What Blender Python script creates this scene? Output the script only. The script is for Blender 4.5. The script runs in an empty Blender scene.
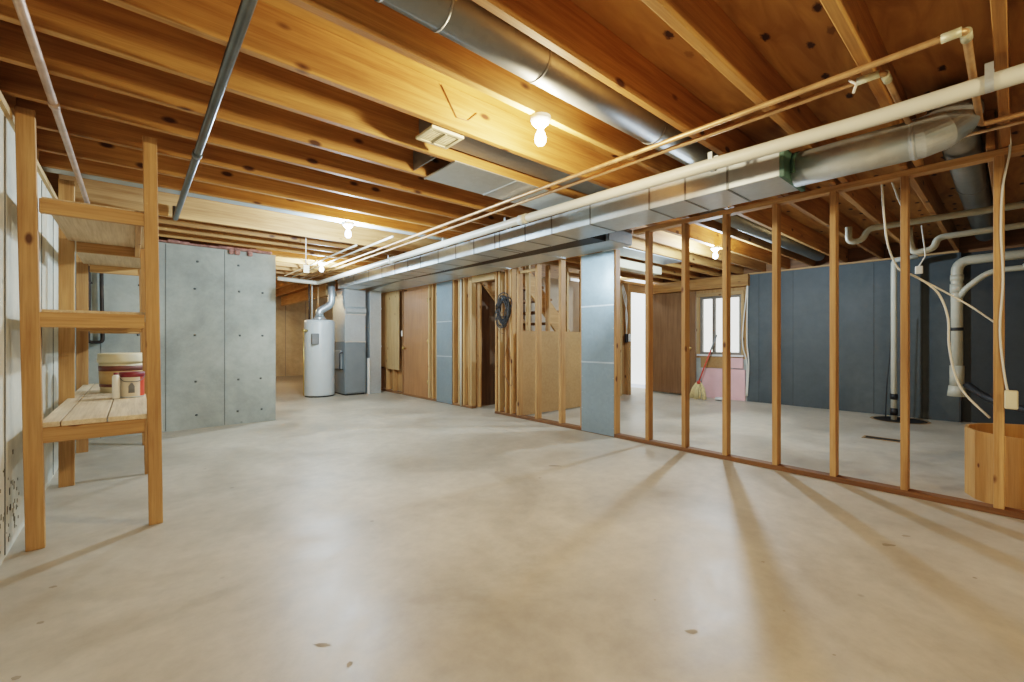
import bpy, bmesh, math, random
from mathutils import Vector, Matrix
random.seed(7)
SC = bpy.context.scene
COL = SC.collection
R_ = math.radians

# ------------------------------------------------------------------ materials
def new_mat(name):
    m = bpy.data.materials.new(name); m.use_nodes = True
    nt = m.node_tree; nt.nodes.clear()
    o = nt.nodes.new('ShaderNodeOutputMaterial'); b = nt.nodes.new('ShaderNodeBsdfPrincipled')
    nt.links.new(b.outputs[0], o.inputs[0])
    return m, nt, b
def N(nt, t, **kw):
    n = nt.nodes.new(t)
    for k, v in kw.items():
        if k in n.inputs: n.inputs[k].default_value = v
        else: setattr(n, k, v)
    return n
def ramp(nt, fac, stops):
    r = nt.nodes.new('ShaderNodeValToRGB'); nt.links.new(fac, r.inputs[0])
    e = r.color_ramp.elements
    e[0].position, e[0].color = stops[0][0], (*stops[0][1], 1)
    e[1].position, e[1].color = stops[-1][0], (*stops[-1][1], 1)
    for p, c in stops[1:-1]:
        x = e.new(p); x.color = (*c, 1)
    return r.outputs[0]
def mixc(nt, fac, a, b, mode='MIX'):
    m = nt.nodes.new('ShaderNodeMix'); m.data_type = 'RGBA'; m.blend_type = mode
    for i, v in ((0, fac), (6, a), (7, b)):
        if hasattr(v, 'is_linked'): nt.links.new(v, m.inputs[i])
        elif isinstance(v, (int, float)): m.inputs[i].default_value = v
        else: m.inputs[i].default_value = (*v, 1)
    return m.outputs[2]
def coords(nt, scale=(1, 1, 1), jitter=True):
    tc = nt.nodes.new('ShaderNodeTexCoord'); mp = nt.nodes.new('ShaderNodeMapping')
    mp.inputs['Scale'].default_value = scale
    nt.links.new(tc.outputs['Object'], mp.inputs[0])
    if jitter:
        oi = nt.nodes.new('ShaderNodeObjectInfo')
        mu = nt.nodes.new('ShaderNodeMath'); mu.operation = 'MULTIPLY'; mu.inputs[1].default_value = 53.0
        nt.links.new(oi.outputs['Random'], mu.inputs[0]); nt.links.new(mu.outputs[0], mp.inputs['Location'])
    return mp.outputs[0]
def bump(nt, b, h, s=.2, d=.01):
    n = nt.nodes.new('ShaderNodeBump'); n.inputs['Strength'].default_value = s; n.inputs['Distance'].default_value = d
    nt.links.new(h, n.inputs['Height']); nt.links.new(n.outputs[0], b.inputs['Normal'])

def plain(name, col, rough=.6, metal=0., var=.12, scale=6., emis=None):
    m, nt, b = new_mat(name)
    v = coords(nt, (scale,)*3); n = N(nt, 'ShaderNodeTexNoise', Scale=1., Detail=4.); nt.links.new(v, n.inputs['Vector'])
    c = ramp(nt, n.outputs[0], [(.3, tuple(x*(1-var) for x in col)), (.7, tuple(min(1, x*(1+var)) for x in col))])
    nt.links.new(c, b.inputs['Base Color'])
    b.inputs['Roughness'].default_value = rough; b.inputs['Metallic'].default_value = metal
    if emis:
        b.inputs['Emission Color'].default_value = (*emis[0], 1); b.inputs['Emission Strength'].default_value = emis[1]
    return m

def wood(name, axis, lo, hi, knot=(.16, .06, .02), kd=.055, rough=.62):
    m, nt, b = new_mat(name)
    g = [14, 14, 14]; g['xyz'.index(axis)] = .9
    v = coords(nt, g)
    n1 = N(nt, 'ShaderNodeTexNoise', Scale=1.6, Detail=6., Roughness=.6, Distortion=.35); nt.links.new(v, n1.inputs['Vector'])
    c = ramp(nt, n1.outputs[0], [(.3, lo), (.5, tuple((a+d)/2 for a, d in zip(lo, hi))), (.72, hi)])
    gf = [95, 95, 95]; gf['xyz'.index(axis)] = 2.2
    vf = coords(nt, gf); nf = N(nt, 'ShaderNodeTexNoise', Scale=1., Detail=4., Roughness=.7); nt.links.new(vf, nf.inputs['Vector'])
    c = mixc(nt, .55, c, ramp(nt, nf.outputs[0], [(.32, (.66, .60, .54)), (.58, (1.08, 1.08, 1.08))]), 'MULTIPLY')
    oi = nt.nodes.new('ShaderNodeObjectInfo')
    tone = ramp(nt, oi.outputs['Random'], [(0., (.80, .74, .68)), (1., (1.1, 1.1, 1.1))])
    c = mixc(nt, 1., c, tone, 'MULTIPLY')
    k = [5.5, 5.5, 5.5]; k['xyz'.index(axis)] = 2.6
    v2 = coords(nt, k); vo = N(nt, 'ShaderNodeTexVoronoi', Scale=1.); nt.links.new(v2, vo.inputs['Vector'])
    kf = ramp(nt, vo.outputs['Distance'], [(kd, (1, 1, 1)), (kd*1.9, (0, 0, 0))])
    c = mixc(nt, kf, c, knot)
    # blotches of age
    v3 = coords(nt, (1.3, 1.3, 1.3)); n3 = N(nt, 'ShaderNodeTexNoise', Scale=1., Detail=3.); nt.links.new(v3, n3.inputs['Vector'])
    c = mixc(nt, .5, c, ramp(nt, n3.outputs[0], [(.3, (.72, .68, .62)), (.65, (1.06, 1.04, 1.0))]), 'MULTIPLY')
    nt.links.new(c, b.inputs['Base Color']); b.inputs['Roughness'].default_value = rough
    bump(nt, b, n1.outputs[0], .12, .004)
    return m
def woodset(base, lo, hi, **k): return {a: wood(base+'_'+a, a, lo, hi, **k) for a in 'xyz'}
W_JOIST = woodset('joist_lumber', (.34, .165, .052), (.60, .345, .125), kd=.072, knot=(.07, .026, .01))
W_STUD = woodset('stud_lumber', (.37, .20, .078), (.60, .375, .17), kd=.06, knot=(.10, .04, .016))
W_PALE = woodset('pale_lumber', (.44, .29, .135), (.64, .46, .25), kd=.06)
W_DOOR = wood('door_veneer', 'z', (.33, .155, .065), (.46, .24, .11), kd=.005, rough=.4)
W_DOOR2 = wood('brown_door_veneer', 'z', (.15, .085, .045), (.24, .14, .075), kd=.004, rough=.35)
W_PLANK = wood('shelf_plank', 'y', (.56, .44, .30), (.76, .64, .47), kd=.03)
W_PLATE = wood('treated_plate', 'y', (.15, .075, .035), (.27, .14, .06))
W_TUB = wood('tub_plywood', 'z', (.55, .30, .10), (.72, .43, .17), kd=.03)
W_DARK = woodset('dark_lumber', (.17, .085, .035), (.30, .155, .065))

def plywood():
    m, nt, b = new_mat('subfloor_plywood')
    v = coords(nt, (1.0, 5, 5), False); n = N(nt, 'ShaderNodeTexNoise', Scale=1.8, Detail=6., Distortion=1.2); nt.links.new(v, n.inputs['Vector'])
    c = ramp(nt, n.outputs[0], [(.3, (.33, .16, .045)), (.7, (.56, .31, .10))])
    v2 = coords(nt, (3.4, 7, 0), False); vo = N(nt, 'ShaderNodeTexVoronoi', Scale=1., voronoi_dimensions='2D'); nt.links.new(v2, vo.inputs['Vector'])
    nd = N(nt, 'ShaderNodeTexNoise', Scale=9., Detail=3.); nt.links.new(v2, nd.inputs['Vector'])
    mx = nt.nodes.new('ShaderNodeMix'); mx.data_type = 'VECTOR'; mx.inputs[0].default_value = .16
    nt.links.new(v2, mx.inputs[4]); nt.links.new(nd.outputs['Color'], mx.inputs[5]); nt.links.new(mx.outputs[1], vo.inputs['Vector'])
    kf = ramp(nt, vo.outputs['Distance'], [(.07, (1, 1, 1)), (.13, (0, 0, 0))])
    sp = nt.nodes.new('ShaderNodeSeparateColor'); nt.links.new(vo.outputs['Color'], sp.inputs[0])
    kf = mixc(nt, 1., kf, ramp(nt, sp.outputs[0], [(.42, (0, 0, 0)), (.5, (1, 1, 1))]), 'MULTIPLY')
    c = mixc(nt, kf, c, (.05, .018, .008))
    nt.links.new(c, b.inputs['Base Color']); b.inputs['Roughness'].default_value = .7
    return m
M_PLY = plywood()
def particle():
    m, nt, b = new_mat('particle_board')
    v = coords(nt, (30, 30, 30)); n = N(nt, 'ShaderNodeTexNoise', Scale=1., Detail=5.); nt.links.new(v, n.inputs['Vector'])
    v2 = coords(nt, (2, 2, 2)); n2 = N(nt, 'ShaderNodeTexNoise', Scale=1., Detail=3.); nt.links.new(v2, n2.inputs['Vector'])
    c = ramp(nt, n.outputs[0], [(.3, (.37, .215, .09)), (.7, (.44, .265, .115))])
    c = mixc(nt, .5, c, ramp(nt, n2.outputs[0], [(.3, (.75, .75, .75)), (.7, (1, 1, 1))]), 'MULTIPLY')
    nt.links.new(c, b.inputs['Base Color']); b.inputs['Roughness'].default_value = .7
    return m
M_PART = particle()
M_CLOS = wood('closet_shade_wood', 'z', (.10, .055, .026), (.19, .105, .048))  # shade of the closet interior put into the wood colour
def concrete(name, lo, hi, rough=.75, streak=None, spots=True, sc=1.1):
    m, nt, b = new_mat(name)
    v = coords(nt, (sc, sc, sc), False); n = N(nt, 'ShaderNodeTexNoise', Scale=1., Detail=9., Roughness=.62, Distortion=.6); nt.links.new(v, n.inputs['Vector'])
    c = ramp(nt, n.outputs[0], [(.32, lo), (.66, hi)])
    v2 = coords(nt, (9, 9, 9), False); n2 = N(nt, 'ShaderNodeTexNoise', Scale=1., Detail=8., Roughness=.7); nt.links.new(v2, n2.inputs['Vector'])
    c = mixc(nt, .45, c, ramp(nt, n2.outputs[0], [(.3, (.68, .68, .68)), (.62, (1.06, 1.06, 1.06))]), 'MULTIPLY')
    if spots:
        v3 = coords(nt, (2.3, 2.3, 2.3), False); vo = N(nt, 'ShaderNodeTexVoronoi', Scale=1.); nt.links.new(v3, vo.inputs['Vector'])
        kf = ramp(nt, vo.outputs['Distance'], [(.02, (.5, .5, .5)), (.045, (0, 0, 0))])
        c = mixc(nt, kf, c, tuple(x*.35 for x in lo))
    if streak:
        v4 = coords(nt, streak, False); n4 = N(nt, 'ShaderNodeTexNoise', Scale=1., Detail=3.); nt.links.new(v4, n4.inputs['Vector'])
        c = mixc(nt, .6, c, ramp(nt, n4.outputs[0], [(.35, (.78, .80, .80)), (.65, (1.08, 1.07, 1.05))]), 'MULTIPLY')
    nt.links.new(c, b.inputs['Base Color'])
    r = ramp(nt, n.outputs[0], [(.3, (rough-.15,)*3), (.7, (rough+.1,)*3)]); nt.links.new(r, b.inputs['Roughness'])
    bump(nt, b, n2.outputs[0], .08, .01)
    return m
M_FLOOR = concrete('floor_concrete', (.33, .295, .235), (.525, .48, .395), .46, sc=1.0)
M_STUB = concrete('formed_concrete', (.30, .335, .31), (.47, .51, .475), .8, streak=(2.5, 2.5, .3))
M_LEFT = concrete('pale_formed_concrete', (.52, .51, .43), (.74, .73, .64), .8, streak=(5, 5, .15))
M_BLUE = concrete('dark_painted_concrete', (.052, .066, .074), (.088, .106, .114), .65, streak=(2., 2., .2), spots=False)
M_BLUE2 = concrete('form_line_and_shaded_concrete', (.03, .036, .04), (.055, .062, .066), .7, spots=False)
M_TAN = concrete('tan_concrete', (.42, .30, .16), (.60, .45, .26), .8, streak=(2., 2., .3))
M_GROOVE = plain('form_groove', (.12, .13, .13), .9)
M_RUST = plain('rust_stain', (.30, .19, .09), .7, var=.4)
M_DAMP = plain('damp_stain', (.10, .085, .06), .8, var=.5, scale=20)

def galv(name, col, rough=.36, metal=.66):
    m, nt, b = new_mat(name)
    v = coords(nt, (26, 26, 26)); vo = N(nt, 'ShaderNodeTexVoronoi', Scale=1.); nt.links.new(v, vo.inputs['Vector'])
    c = ramp(nt, vo.outputs['Color'], [(0., tuple(x*.95 for x in col)), (1., tuple(min(1, x*1.05) for x in col))])
    v2 = coords(nt, (1.5, 1.5, 1.5)); n2 = N(nt, 'ShaderNodeTexNoise', Scale=1., Detail=4.); nt.links.new(v2, n2.inputs['Vector'])
    nt.links.new(c, b.inputs['Base Color']); b.inputs['Metallic'].default_value = metal
    nt.links.new(ramp(nt, n2.outputs[0], [(.3, (rough-.08,)*3), (.7, (rough+.14,)*3)]), b.inputs['Roughness'])
    bump(nt, b, n2.outputs[0], .25, .03)
    return m
M_GALV = galv('galvanised_steel', (.58, .65, .69))
M_GALVD = galv('dull_galvanised_steel', (.27, .29, .30), .45, .75)
M_PANEL = galv('blue_grey_sheet_metal', (.29, .37, .42), .38, .65)
M_FURN = plain('grey_enamel', (.20, .235, .255), .45, .2, .06)
M_FURN2 = plain('light_grey_enamel', (.36, .39, .40), .4, .4, .06)
M_HEATER = plain('white_enamel', (.56, .62, .64), .35, 0., .03)
M_PVC = plain('white_pvc', (.66, .66, .58), .4, 0., .05)
M_PVCG = plain('ivory_pvc', (.42, .40, .32), .45, 0., .12)
M_COPPER = plain('tarnished_copper', (.54, .33, .17), .42, .5, .25, 12)
M_COPPER2 = plain('dull_copper', (.50, .36, .28), .45, .6, .2, 12)
M_SOLDER = plain('solder_sleeve', (.62, .60, .42), .5, .3)
M_STEEL = plain('black_steel_pipe', (.13, .15, .16), .3, .8, .15)
M_SEAL = plain('green_duct_sealant', (.10, .20, .16), .6, .1, .25)
M_TAPE = plain('foil_tape', (.75, .76, .74), .3, .7)
M_BLACK = plain('black_rubber_and_shade', (.02, .02, .022), .5)
M_IRON = plain('rusty_black_iron', (.05, .04, .035), .6, .3, .4)
M_GREYI = plain('grey_painted_steel', (.46, .53, .55), .5, .2, .08)
M_WHITE = plain('white_plastic', (.80, .79, .74), .4, 0, .03)
M_CABLE = plain('white_cable', (.72, .71, .64), .5, 0, .04)
M_BROWNC = plain('brown_cable', (.22, .12, .06), .5)
M_BRASS = plain('brass', (.62, .45, .18), .3, .9)
M_DRY = plain('white_painted_board', (.78, .80, .80), .6, 0, .02)
M_DRYT = plain('tan_drywall', (.56, .47, .36), .7, 0, .06)
M_PINK = plain('pink_foam_board', (.80, .50, .52), .8, 0, .06)
M_PINKF = plain('pink_fibreglass', (.38, .20, .17), .95, 0, .5, 14)
M_CREAM = plain('cream_plastic', (.72, .66, .47), .5, 0, .06)
M_KRAFT = plain('wood_print_label', (.55, .36, .16), .6, 0, .15, 10)
M_MAROON = plain('maroon_band', (.16, .06, .05), .5)
M_RED = plain('red_paint', (.62, .07, .04), .4)
M_REDLID = plain('dark_red_lid', (.20, .025, .035), .4)
M_CANLBL = plain('cream_label', (.66, .58, .46), .5, 0, .06)
M_GREY = plain('grey_ink', (.22, .23, .24), .5)
M_STRAW = plain('broom_straw', (.72, .60, .32), .8, 0, .2, 40)
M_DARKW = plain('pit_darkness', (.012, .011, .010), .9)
M_FRAME = plain('bronze_window_frame', (.24, .22, .19), .4, .3)
M_SKYCARD = plain('glowing_outdoors_card', (.9, .92, .9), .9, 0, .02, 1., ((.93, .96, .92), .9))
def glass():
    m, nt, b = new_mat('window_glass')
    b.inputs['Base Color'].default_value = (1, 1, 1, 1); b.inputs['Roughness'].default_value = .02
    b.inputs['Transmission Weight'].default_value = 1.; b.inputs['IOR'].default_value = 1.05
    return m
M_GLASS = glass()
M_BULBW = plain('warm_glowing_glass', (1, .95, .85), .3, 0, 0, 1, ((1., .80, .50), 16.))
M_BULBC = plain('cool_glowing_glass', (1, 1, 1), .3, 0, 0, 1, ((.82, .93, 1.), 16.))

# ------------------------------------------------------------------ geometry helpers
def BM(): return bmesh.new()
def box(bm, x0, x1, y0, y1, z0, z1, mi=0, bev=0.):
    r = bmesh.ops.create_cube(bm, size=1.)
    vs = r['verts']
    for v in vs:
        v.co = Vector((x0+(v.co.x+.5)*(x1-x0), y0+(v.co.y+.5)*(y1-y0), z0+(v.co.z+.5)*(z1-z0)))
    fs = {f for v in vs for f in v.link_faces}
    for f in fs: f.material_index = mi
    if bev:
        es = list({e for v in vs for e in v.link_edges})
        bmesh.ops.bevel(bm, geom=es, offset=bev, segments=1, affect='EDGES', material=mi)
    return bm
def prism(bm, poly, axis, a, b, mi=0):
    """poly: 2-D points in the plane perpendicular to axis (other axes in xyz order)"""
    def P(p, t):
        l = [p[0], p[1]]; l.insert('xyz'.index(axis), t); return Vector(l)
    A = [bm.verts.new(P(p, a)) for p in poly]; B = [bm.verts.new(P(p, b)) for p in poly]
    n = len(poly); fs = [bm.faces.new(A), bm.faces.new(B[::-1])]
    for i in range(n): fs.append(bm.faces.new((A[i], B[i], B[(i+1) % n], A[(i+1) % n])))
    for f in fs: f.material_index = mi
    bmesh.ops.recalc_face_normals(bm, faces=fs)
    return bm
def fillet(pts, rad, seg=5):
    pts = [Vector(p) for p in pts]; out = [pts[0]]
    for i in range(1, len(pts)-1):
        a, b, c = pts[i-1], pts[i], pts[i+1]
        d1 = (a-b); d2 = (c-b); r = min(rad, d1.length*.45, d2.length*.45)
        p = b+d1.normalized()*r; q = b+d2.normalized()*r
        for k in range(seg+1):
            t = k/seg; out.append(p*(1-t)**2+b*2*t*(1-t)+q*t*t)
    out.append(pts[-1]); return out
def spline(pts, n=8):
    P = [Vector(p) for p in pts]; P = [P[0]*2-P[1]]+P+[P[-1]*2-P[-2]]; out = []
    for i in range(1, len(P)-2):
        for k in range(n):
            t = k/n; a, b, c, d = P[i-1:i+3]
            out.append(.5*((2*b)+(c-a)*t+(2*a-5*b+4*c-d)*t*t+(3*b-a-3*c+d)*t**3))
    out.append(P[-2]); return out
def tube(bm, pts, r, seg=12, mi=0, caps=True):
    pts = [Vector(p) for p in pts]; rings = []; n = len(pts); u = None
    for i, p in enumerate(pts):
        d = (pts[min(i+1, n-1)]-pts[max(i-1, 0)]).normalized()
        if u is None: u = d.orthogonal().normalized()
        u = (u-d*u.dot(d)); u = u.normalized() if u.length > 1e-6 else d.orthogonal().normalized()
        w = d.cross(u); rr = r[i] if isinstance(r, (list, tuple)) else r
        rings.append([bm.verts.new(p+(u*math.cos(2*math.pi*k/seg)+w*math.sin(2*math.pi*k/seg))*rr) for k in range(seg)])
    fs = []
    for a, b in zip(rings, rings[1:]):
        for k in range(seg):
            f = bm.faces.new((a[k], a[(k+1) % seg], b[(k+1) % seg], b[k])); f.smooth = True; fs.append(f)
    if caps: fs += [bm.faces.new(rings[0][::-1]), bm.faces.new(rings[-1])]
    for f in fs: f.material_index = mi
    return bm
def lathe(bm, c, prof, seg=32, mi=0):
    """prof: (radius, z) from bottom to top around vertical axis at c"""
    rings = []
    for r, z in prof:
        rings.append([bm.verts.new((c[0]+r*math.cos(2*math.pi*k/seg), c[1]+r*math.sin(2*math.pi*k/seg), c[2]+z)) for k in range(seg)])
    fs = []
    for a, b in zip(rings, rings[1:]):
        for k in range(seg):
            f = bm.faces.new((a[k], a[(k+1) % seg], b[(k+1) % seg], b[k])); f.smooth = True; fs.append(f)
    fs += [bm.faces.new(rings[0][::-1]), bm.faces.new(rings[-1])]
    for f in fs: f.material_index = mi
    return bm
def obj(name, bm, mats, parent=None, label=None, cat=None, group=None, kind=None, keep=False):
    me = bpy.data.meshes.new(name)
    if keep: c = Vector((0, 0, 0))
    else:
        xs = [v.co for v in bm.verts]
        c = Vector(((min(v.x for v in xs)+max(v.x for v in xs))/2, (min(v.y for v in xs)+max(v.y for v in xs))/2, min(v.z for v in xs)))
        for v in bm.verts: v.co -= c
    bm.to_mesh(me); bm.free()
    for m in (mats if isinstance(mats, (list, tuple)) else [mats]): me.materials.append(m)
    o = bpy.data.objects.new(name, me); COL.objects.link(o)
    if parent is not None:
        o.parent = parent; o.location = c-wl(parent)
    else: o.location = c
    if label: o['label'] = label
    if cat: o['category'] = cat
    if group: o['group'] = group
    if kind: o['kind'] = kind
    return o
def wl(o):
    v = Vector(o.location)
    while o.parent: o = o.parent; v += Vector(o.location)
    return v
def thing(name, label, cat, loc, group=None):
    o = bpy.data.objects.new(name, None); COL.objects.link(o); o.location = loc
    o.empty_display_size = .1; o['label'] = label; o['category'] = cat
    if group: o['group'] = group
    return o
def struct(name, bm, mats, keep=True): return obj(name, bm, mats, kind='structure', keep=keep)
def board(name, d, axis, W, label, cat, group=None, parent=None, bev=.003, kind=None):
    bm = BM(); box(bm, *d, bev=bev)
    return obj(name, bm, W[axis] if isinstance(W, dict) else W, parent, label, cat, group, kind)
ORD = ['first', 'second', 'third', 'fourth', 'fifth', 'sixth', 'seventh', 'eighth', 'ninth', 'tenth', 'eleventh', 'twelfth']

# ------------------------------------------------------------------ room shell
JB = 2.44      # underside of the joists
JT = 2.68      # underside of the subfloor
XL, XP, XR = -.52, 4.34, 8.85
YB, YF = -3.6, 15.7
bm = BM(); box(bm, XL-.2, XR+.5, YB-.2, YF+.2, -.12, 0)
fl = struct('floor', bm, M_FLOOR)
bm = BM(); box(bm, XL-.2, XR+.5, YB-.2, YF+.2, JT, JT+.02); struct('ceiling', bm, M_PLY)
# left foundation wall with form lines and a damp patch low down
bm = BM(); box(bm, XL-.2, XL, YB, 7.06, 0, 2.36)
for y in [k*.61-3.2 for k in range(17)]:
    box(bm, XL, XL+.004, y, y+.012, 0.02, 2.35, 1)
rs = random.Random(3)
for _ in range(120):
    y = 2.6+rs.random()*1.3; z = .05+abs(rs.gauss(0, .22)); s = .004+rs.random()*.012
    box(bm, XL, XL+.002, y, y+s*1.2, z, z+s*(1+rs.random()*2), 2)
struct('wall_left', bm, [M_LEFT, M_GROOVE, M_DAMP])
board('trim_1', (XL-.2, XL+.02, YB, 7.06, 2.36, 2.40), 'y', W_PALE, None, None, kind='structure', bev=0)
board('trim_2', (XL-.2, XL-.02, YB, 7.06, 2.40, 2.44), 'y', W_STUD, None, None, kind='structure', bev=0)
# grey concrete stub wall with form seams and tie holes
bm = BM(); box(bm, XL-.2, 1.56, 7.06, 7.28, 0, 2.40)
for x in (.93, 1.02-.72, -.3): box(bm, x, x+.007, 7.056, 7.06, 0.01, 2.39, 1)
for x in (.04, .62, 1.1, 1.38):
    for z in (.18, .62, 1.23, 1.84, 2.2):
        if rs.random() < .85: lathe(bm, (x+rs.uniform(-.02, .02), 7.06, z), [(.012, -.012), (.014, 0), (.012, .012)], 8, 1)
struct('wall_middle', bm, [M_STUB, M_GROOVE])
bm = BM(); box(bm, 1.34, 1.56, 7.28, YF, 0, JT); struct('wall_passage', bm, M_TAN)
bm = BM(); box(bm, 1.34, XR+.2, YF-.1, YF+.1, 0, JT)
for k in range(8): box(bm, 1.9+k*.61, 1.91+k*.61, YF-.104, YF-.1, 0, 2.5, 1)
struct('wall_back', bm, [M_TAN, M_GROOVE])
bm = BM(); box(bm, XL-.2, XR+.2, YB-.2, YB, 0, JT); struct('wall_front', bm, M_STUB)
# right foundation: dark painted, with form lines; stepped down under the window
bm = BM(); box(bm, XR, XR+.2, .52, 3.35, 0, 2.41)
for k in range(5): box(bm, XR-.004, XR, .9+k*.56, .907+k*.56, 0.01, 2.40, 1)
struct('wall_right', bm, [M_BLUE, M_BLUE2])
bm = BM(); box(bm, XR+.12, XR+.32, YB, .52, 0, 2.41); box(bm, XR, XR+.3, .50, .52, 0, 2.41, 0); struct('wall_recess', bm, [M_BLUE2])  # wall carries on here, its shade put into the darker colour
bm = BM(); box(bm, XR+.1, XR+.14, YB, 5.54, 2.409, JT); struct('trim_8', bm, W_DARK['y'])
bm = BM(); box(bm, XL-.2, XL-.16, YB, 7.28, 2.44, JT); struct('trim_9', bm, W_DARK['y'])
bm = BM(); box(bm, XL-.16, 1.34, 7.2, 7.26, 2.44, JT); struct('trim_11', bm, W_DARK['x'])
bm = BM(); box(bm, XR-.02, XR+.1, .52, 3.35, 2.411, 2.438); struct('trim_10', bm, W_STUD['y'])
bm = BM(); box(bm, XR+.02, XR+.2, 3.35, 5.4, 0, .80); struct('wall_knee', bm, M_STUB)
# framed wall over it, round the window
WY0, WY1, WZ0, WZ1 = 3.48, 4.30, .88, 2.06
bm = BM(); box(bm, XR+.06, XR+.2, WY1, 5.4, .80, JB); box(bm, XR+.06, XR+.2, 3.35, WY0, .80, JB)
box(bm, XR+.06, XR+.2, WY0, WY1, WZ1, JB); box(bm, XR+.06, XR+.2, WY0, WY1, .80, WZ0)
struct('wall_window', bm, W_STUD['z'])
w = bpy.data.objects.new('window_1', None); COL.objects.link(w); w.location = (XR+.1, (WY0+WY1)/2, WZ0); w['kind'] = 'structure'
bm = BM()
box(bm, XR+.07, XR+.14, WY0, WY0+.045, WZ0, WZ1); box(bm, XR+.07, XR+.14, WY1-.045, WY1, WZ0, WZ1)
box(bm, XR+.07, XR+.14, WY0+.045, WY1-.045, WZ0, WZ0+.045); box(bm, XR+.07, XR+.14, WY0+.045, WY1-.045, WZ1-.045, WZ1)
box(bm, XR+.06, XR+.12, 3.99, 4.04, WZ0+.045, WZ1-.045)
obj('window_frame', bm, M_FRAME, w)
for a, b in ((WY0+.045, 3.99), (4.04, WY1-.045)):
    bm = BM(); box(bm, XR+.10, XR+.106, a, b, WZ0+.045, WZ1-.045); obj('pane', bm, M_GLASS, w)
bm = BM(); box(bm, XR+.02, XR+.07, WY0-.05, WY1+.05, WZ0-.04, WZ0-.002); obj('window_sill', bm, M_DRY, w)
for i, d in enumerate([(XR+.02, XR+.06, WY0-.06, WY0-.01, WZ0, WZ1), (XR+.02, XR+.06, WY1+.01, WY1+.06, WZ0, WZ1), (XR+.02, XR+.06, WY0-.06, WY1+.06, WZ1, WZ1+.07)]):
    board('trim_%d' % (i+3), d, 'z' if i < 2 else 'y', W_PALE, None, None, kind='structure')
board('trim_6', (XR-.10, XR+.06, 3.3, 5.4, 2.20, 2.42), 'y', W_JOIST, None, None, kind='structure')
# added glowing card standing in for the bright outdoors past the window
bm = BM(); box(bm, XR+1.3, XR+1.35, 1.5, 7.5, 0, 3.2); struct('yard_glow_card', bm, M_SKYCARD)

M_STAIN = plain('floor_stain', (.27, .235, .18), .7, 0, .2, 12)
def px0(px, py):
    u = (px-512)/436.; w_ = (py-340.5)/436.; t_ = 1.16/w_
    return ((.655062480+.755574713*u)*t_, (.755574713-.655062480*u)*t_)
bm = BM(); rq = random.Random(11)
for (a, b2, w1, w2) in ((53, 587, .05, .025), (40, 623, .05, .02), (16, 678, .05, .02), (350, 664, .035, .03), (763, 562, .03, .012), (655, 600, .02, .01), (784, 611, .02, .01), (834, 655, .02, .01), (888, 545, .12, .035), (906, 536, .08, .03), (692, 632, .09, .03), (555, 466, .20, .05), (322, 645, .10, .02), (540, 478, .04, .02), (975, 578, .03, .015)):
    X, Y = px0(a, b2); an = rq.uniform(0, 3); n = 12
    vs = []
    for k in range(n):
        th = 2*math.pi*k/n; q = rq.uniform(.7, 1.15); x = w1*q*math.cos(th)*.32; y = w2*q*math.sin(th)*.5
        vs.append(bm.verts.new((X+x*.756+y*.655, Y-x*.655+y*.756, .0008)))
    bm.faces.new(vs)
o = obj('floor_stains', bm, M_STAIN, None, 'small dark stains and scuffs scattered on the concrete floor', 'stain', keep=True); o['kind'] = 'stuff'

# ------------------------------------------------------------------ joists
ys = [-3.35, -2.92, -2.49, -2.06, -1.63, -1.21, -.80, -.38, .02, .44, .88, 1.30, 1.76, 2.21, 2.61, 3.0, 3.40, 3.82, 4.27, 4.642]
near = 8
for i, y in enumerate(ys):
    if i < near-1: lab, g = 'bare wood ceiling joist overhead behind the bucket side of the room', 'ceiling joists behind the near lamp'
    else:
        n = i-12
        g = 'ceiling joists of the main room'
        if n == 0: lab = 'orange wood ceiling joist carrying the warm bulb'
        elif n < 0: lab = 'bare wood ceiling joist, %s to the right of the warm bulb' % ORD[-n-1]
        else: lab = 'bare wood ceiling joist, %s beyond the warm bulb toward the grey wall' % ORD[n-1]
    board('ceiling_joist', (XL, 4.42, y, y+.042, JB, JT), 'x', W_JOIST, lab, 'joist', g)
ys2 = [-2.9, -2.0, -1.16, -.33, .085, .52, .96, 1.35, 1.81, 2.26, 2.66, 3.05, 3.45, 3.87, 4.32, 4.75, 5.15]
for i, y in enumerate(ys2):
    board('ceiling_joist', (4.27, XR+.1, y, y+.042, JB, JT), 'x', W_JOIST,
          'dark wood ceiling joist over the far side room, %s from the right foreground' % ORD[max(0, min(11, i-3))] if i < 15 else 'wood ceiling joist over the door corner of the side room, %s' % ('nearer one' if i == 15 else 'farther one'), 'joist', 'ceiling joists of the side room')
for i, y in enumerate((5.72, 6.08, 6.46, 6.86, 7.35, 7.8, 8.25, 8.7, 9.2)):
    board('ceiling_joist', (XL, 4.42, y, y+.042, JB, JT), 'x', W_STUD if i == 0 else W_JOIST,
          'pale wood ceiling joist just past the grey steel beam' if i == 0 else 'wood ceiling joist, %s past the pale one toward the furnace' % ORD[i-1], 'joist', 'ceiling joists past the steel beam')
board('header_joist', (1.4, 4.42, 9.86, 9.90, JB, JT), 'x', W_JOIST, 'wood header joist where the ceiling changes direction above the water heater', 'joist')
for i, x in enumerate((1.75, 2.2, 2.65, 3.1, 3.9)):
    board('ceiling_joist', (x, x+.04, 9.9, YF-.1, JB, JT), 'y', W_PALE, 'lit wood ceiling joist in the rear passage, %s from the grey wall' % ORD[i], 'joist', 'joists of the rear passage')
board('dropped_beam', (3.28, 3.38, 10.2, 14.2, 2.18, 2.44), 'y', W_PALE, 'pale dropped wood beam above and behind the water heater', 'beam')
bm = BM(); box(bm, XL, 3.9, 4.69, 4.81, JB, JB+.012); box(bm, XL, 3.9, 4.744, 4.756, JB+.012, JT-.012); box(bm, XL, 3.9, 4.69, 4.81, JT-.012, JT)
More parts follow.
